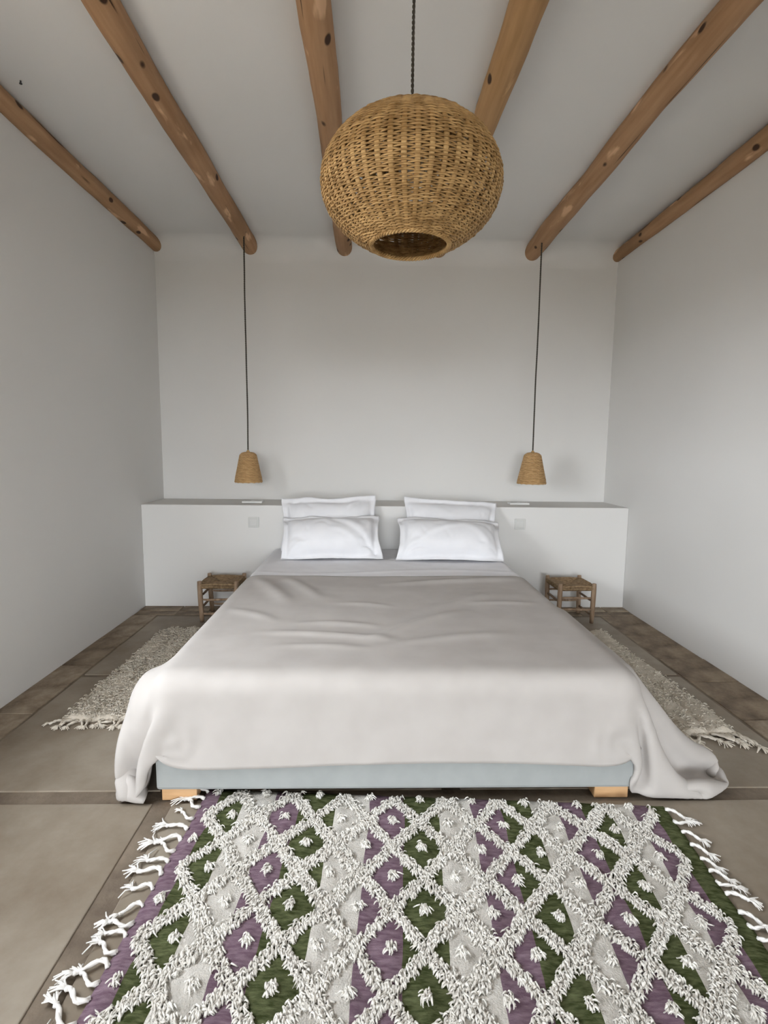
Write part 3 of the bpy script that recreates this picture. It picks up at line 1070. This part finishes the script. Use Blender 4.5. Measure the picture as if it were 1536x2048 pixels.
# ------------------------------------------------------------------ the big patterned rug
def big_rug():
    TH = -0.067
    t = thing('patterned_rug', 'white shag-lattice rug with green and purple stripes at the foot of the bed', 'rug', (0.205, 1.34, 0.0), TH)
    u0, u1, v0, v1 = -0.768, 0.748, -1.02, 0.335
    edges = [-0.768, -0.713, -0.627, -0.527, -0.442, -0.327, -0.216, -0.106, 0.002, 0.110, 0.205, 0.305, 0.385, 0.467, 0.552, 0.627, 0.690, 0.748]
    cols = [2, 1, 0, 2, 1, 0, 2, 1, 0, 2, 1, 0, 2, 1, 0, 2, 1]
    us, mi = [edges[0]], []
    for a, c, k in zip(edges[:-1], edges[1:], cols):
        n = max(3, int(round((c - a) / 0.009)))
        for i in range(n):
            us.append(a + (c - a) * (i + 1) / n)
            mi.append(k)
    us = np.array(us)
    vs = np.linspace(v0, v1, 160)
    U, Vv = np.meshgrid(us, vs, indexing='ij')
    PU, PV = 0.169, 0.215

    def lat(u, v):
        a = (u + 0.052) / (PU / 2)
        c = (v - 0.100) / (PV / 2)
        p, q = (a + c), (a - c)           # cell borders where p or q is an odd integer
        dp = np.abs((p - 1) / 2 - np.round((p - 1) / 2)) * 2
        dq = np.abs((q - 1) / 2 - np.round((q - 1) / 2)) * 2
        return dp, dq                     # 0 on a border, 1 in the middle

    dp, dq = lat(U, Vv)
    puff = np.minimum(dp, dq)
    hgt = 0.006 + 0.007 * np.sin(np.clip(puff, 0, 1) * math.pi / 2) + 0.0012 * fbm(U * 30, Vv * 30, 77)
    e = np.minimum(np.minimum(U - u0, u1 - U), np.minimum(Vv - v0, v1 - Vv))
    hgt *= np.clip(0.35 + e / 0.04, 0, 1)
    wav = 0.004 * fbm(Vv * 22, U * 2, 78)
    Ue = U + wav
    A, B = U.shape
    top = np.stack([Ue, Vv, hgt + 0.002], -1).reshape(-1, 3)
    bot = np.stack([Ue, Vv, 0 * hgt + 0.0005], -1).reshape(-1, 3)
    F0 = grid_faces(A, B)
    bd = [(i, 0) for i in range(A)] + [(A - 1, j) for j in range(1, B)] + [(i, B - 1) for i in range(A - 2, -1, -1)] + [(0, j) for j in range(B - 2, 0, -1)]
    bi = [i * B + j for i, j in bd]
    n = A * B
    sf = np.array([(bi[k], bi[(k + 1) % len(bi)], bi[(k + 1) % len(bi)] + n, bi[k] + n) for k in range(len(bi))])
    me = mesh_from('woven_base', np.concatenate([top, bot]), np.concatenate([F0, F0[:, ::-1] + n, sf[:, ::-1]]))
    for k in ('rug_white', 'rug_green', 'rug_purple'):
        me.materials.append(M[k])
    mi = np.array(mi)
    m_face = np.repeat(mi, B - 1)
    vi = np.array([min(q[0], A - 2) for q in bd])
    allm = np.concatenate([m_face, m_face, mi[vi]]).astype(np.int32)
    me.polygons.foreach_set('material_index', allm)
    link('woven_base', me, None, t)
    # shag: strands along the lattice borders and in a knot at each diamond's middle
    r = np.random.default_rng(12)
    K = 210000
    pu = r.uniform(u0 + 0.035, u1 - 0.05, K)
    pv = r.uniform(v0 + 0.01, v1 - 0.008, K)
    dp, dq = lat(pu, pv)
    dist = np.minimum(dp, dq) * 0.0665            # metres from the nearest border, about
    wid = 0.0140 + 0.0045 * fbm(pu * 14, pv * 14, 90)
    keep = (dist < wid) & (r.uniform(0, 1, K) < 0.55)
    # white fluff that spills over the ecru stripes
    si = np.clip(np.searchsorted(np.array(edges), pu) - 1, 0, len(cols) - 1)
    white = np.array(cols)[si] == 0
    spill = white & (dist < wid + 0.008) & (r.uniform(0, 1, K) < 0.15)
    keep |= spill
    # knots
    a = (pu + 0.052) / (PU / 2)
    c = (pv - 0.100) / (PV / 2)
    best = np.full(K, 9.0)
    for o1, o2 in ((0, 0), (1, 1)):
        da = ((a - o1) / 2 - np.round((a - o1) / 2)) * PU
        dc = ((c - o2) / 2 - np.round((c - o2) / 2)) * PV
        best = np.minimum(best, np.hypot(da, dc * 0.72))
    keep |= (best < 0.0100) & (r.uniform(0, 1, K) < 0.75)
    pu, pv = pu[keep], pv[keep]
    k = len(pu)
    dp, dq = lat(pu, pv)
    hz = 0.006 + 0.007 * np.sin(np.minimum(dp, dq) * math.pi / 2)
    ang = -math.pi / 2 + r.normal(0, 0.45, k) + 1.0 * fbm(pu * 14, pv * 14, 92)
    d = np.stack([np.cos(ang), np.sin(ang), 0 * ang], 1)
    Vs, Fs = strands(np.stack([pu, pv, hz], 1), d, r.uniform(0.010, 0.018, k), r.uniform(0.0018, 0.0028, k), r.uniform(0.005, 0.014, k), 4, r)
    o = link('shag_pile', mesh_from('shag_pile', Vs, Fs), M['yarn'], t)
    o['kind'] = 'stuff'
    # fringe
    rr = random.Random(8)
    for side_, ue in ((-1, u0), (1, u1)):
        v = v1 - 0.02
        while v > v0 + 0.02:
            me = rr.choice(TASSELS)
            base = math.pi if side_ < 0 else 0.0
            x_ = link('tassel', me, None, t, (ue - side_ * 0.004, v, 0.001), (0, 0, base + rr.gauss(-0.15 if side_ < 0 else -0.5, 0.25)))
            sc = rr.uniform(0.9, 1.3) * (1.0 if side_ < 0 else 0.82)
            x_.scale = (sc, sc * rr.choice((-1, 1)), 1.0)
            v -= rr.uniform(0.030, 0.056)


big_rug()


# ------------------------------------------------------------------ cream runners beside the bed
def runner(x0, x1, y0, y1, rz, label, seed, shag, fringe):
    t = thing('cream_runner', label, 'rug', ((x0 + x1) / 2, (y0 + y1) / 2, 0.0), rz, 'cream runners beside the bed')
    W, L = x1 - x0, y1 - y0
    A, B = 70, 170
    U, V_ = np.meshgrid(np.linspace(-W / 2, W / 2, A), np.linspace(-L / 2, L / 2, B), indexing='ij')
    e = np.minimum(np.minimum(U + W / 2, W / 2 - U), np.minimum(V_ + L / 2, L / 2 - V_))
    ribs = np.abs(np.sin((U + 0.012 * np.sin(V_ * 7)) * math.pi / 0.115)) ** 0.5
    h = 0.006 + 0.022 * ribs + 0.006 * fbm(U * 20, V_ * 14, seed)
    h *= np.clip(0.2 + e / 0.02, 0, 1)
    Ue = U + 0.008 * fbm(V_ * 9, 0 * U, seed + 1)
    top = np.stack([Ue, V_, h + .001], -1).reshape(-1, 3)
    bot = np.stack([Ue, V_, 0 * h + .0005], -1).reshape(-1, 3)
    F0 = grid_faces(A, B)
    bd = [(i, 0) for i in range(A)] + [(A - 1, j) for j in range(1, B)] + [(i, B - 1) for i in range(A - 2, -1, -1)] + [(0, j) for j in range(B - 2, 0, -1)]
    bi = [i * B + j for i, j in bd]
    n = A * B
    sf = np.array([(bi[k], bi[(k + 1) % len(bi)], bi[(k + 1) % len(bi)] + n, bi[k] + n) for k in range(len(bi))])
    link('woven_base', mesh_from('woven_base', np.concatenate([top, bot]), np.concatenate([F0, F0[:, ::-1] + n, sf[:, ::-1]])), M['runner'], t)
    r = np.random.default_rng(seed)
    K = shag
    pu, pv = r.uniform(-W / 2 + .01, W / 2 - .01, K), r.uniform(-L / 2 + .01, L / 2 - .01, K)
    ang = r.uniform(0, 6.28, K)
    hz = 0.007 + 0.021 * np.abs(np.sin((pu + 0.012 * np.sin(pv * 7)) * math.pi / 0.115)) ** 0.5
    Vs, Fs = strands(np.stack([pu, pv, hz], 1), np.stack([np.cos(ang), np.sin(ang), 0 * ang], 1), r.uniform(.010, .020, K), r.uniform(.0016, .0026, K), r.uniform(.002, .009, K), 4, r)
    o = link('shag_pile', mesh_from('shag_pile', Vs, Fs), M['runner_yarn'], t)
    o['kind'] = 'stuff'
    rr = random.Random(seed)
    u = -W / 2 + 0.01
    while u < W / 2:
        x_ = link('tassel', rr.choice(CREAM_TASSELS), None, t, (u, -L / 2 + 0.004, 0.001), (0, 0, -math.pi / 2 + rr.gauss(fringe[1], 0.3)))
        sc = rr.uniform(*fringe[0])
        x_.scale = (sc, sc, 0.9)
        u += rr.uniform(0.018, 0.036)


runner(-1.305, -0.80, 2.19, 3.33, 0.0, 'cream shaggy runner on the floor left of the bed', 71, 6000, ((0.75, 1.0), -0.25))
runner(1.06, 1.52, 2.06, 3.30, 0.03, 'cream ribbed runner on the floor right of the bed', 72, 2200, ((1.1, 1.9), 0.45))
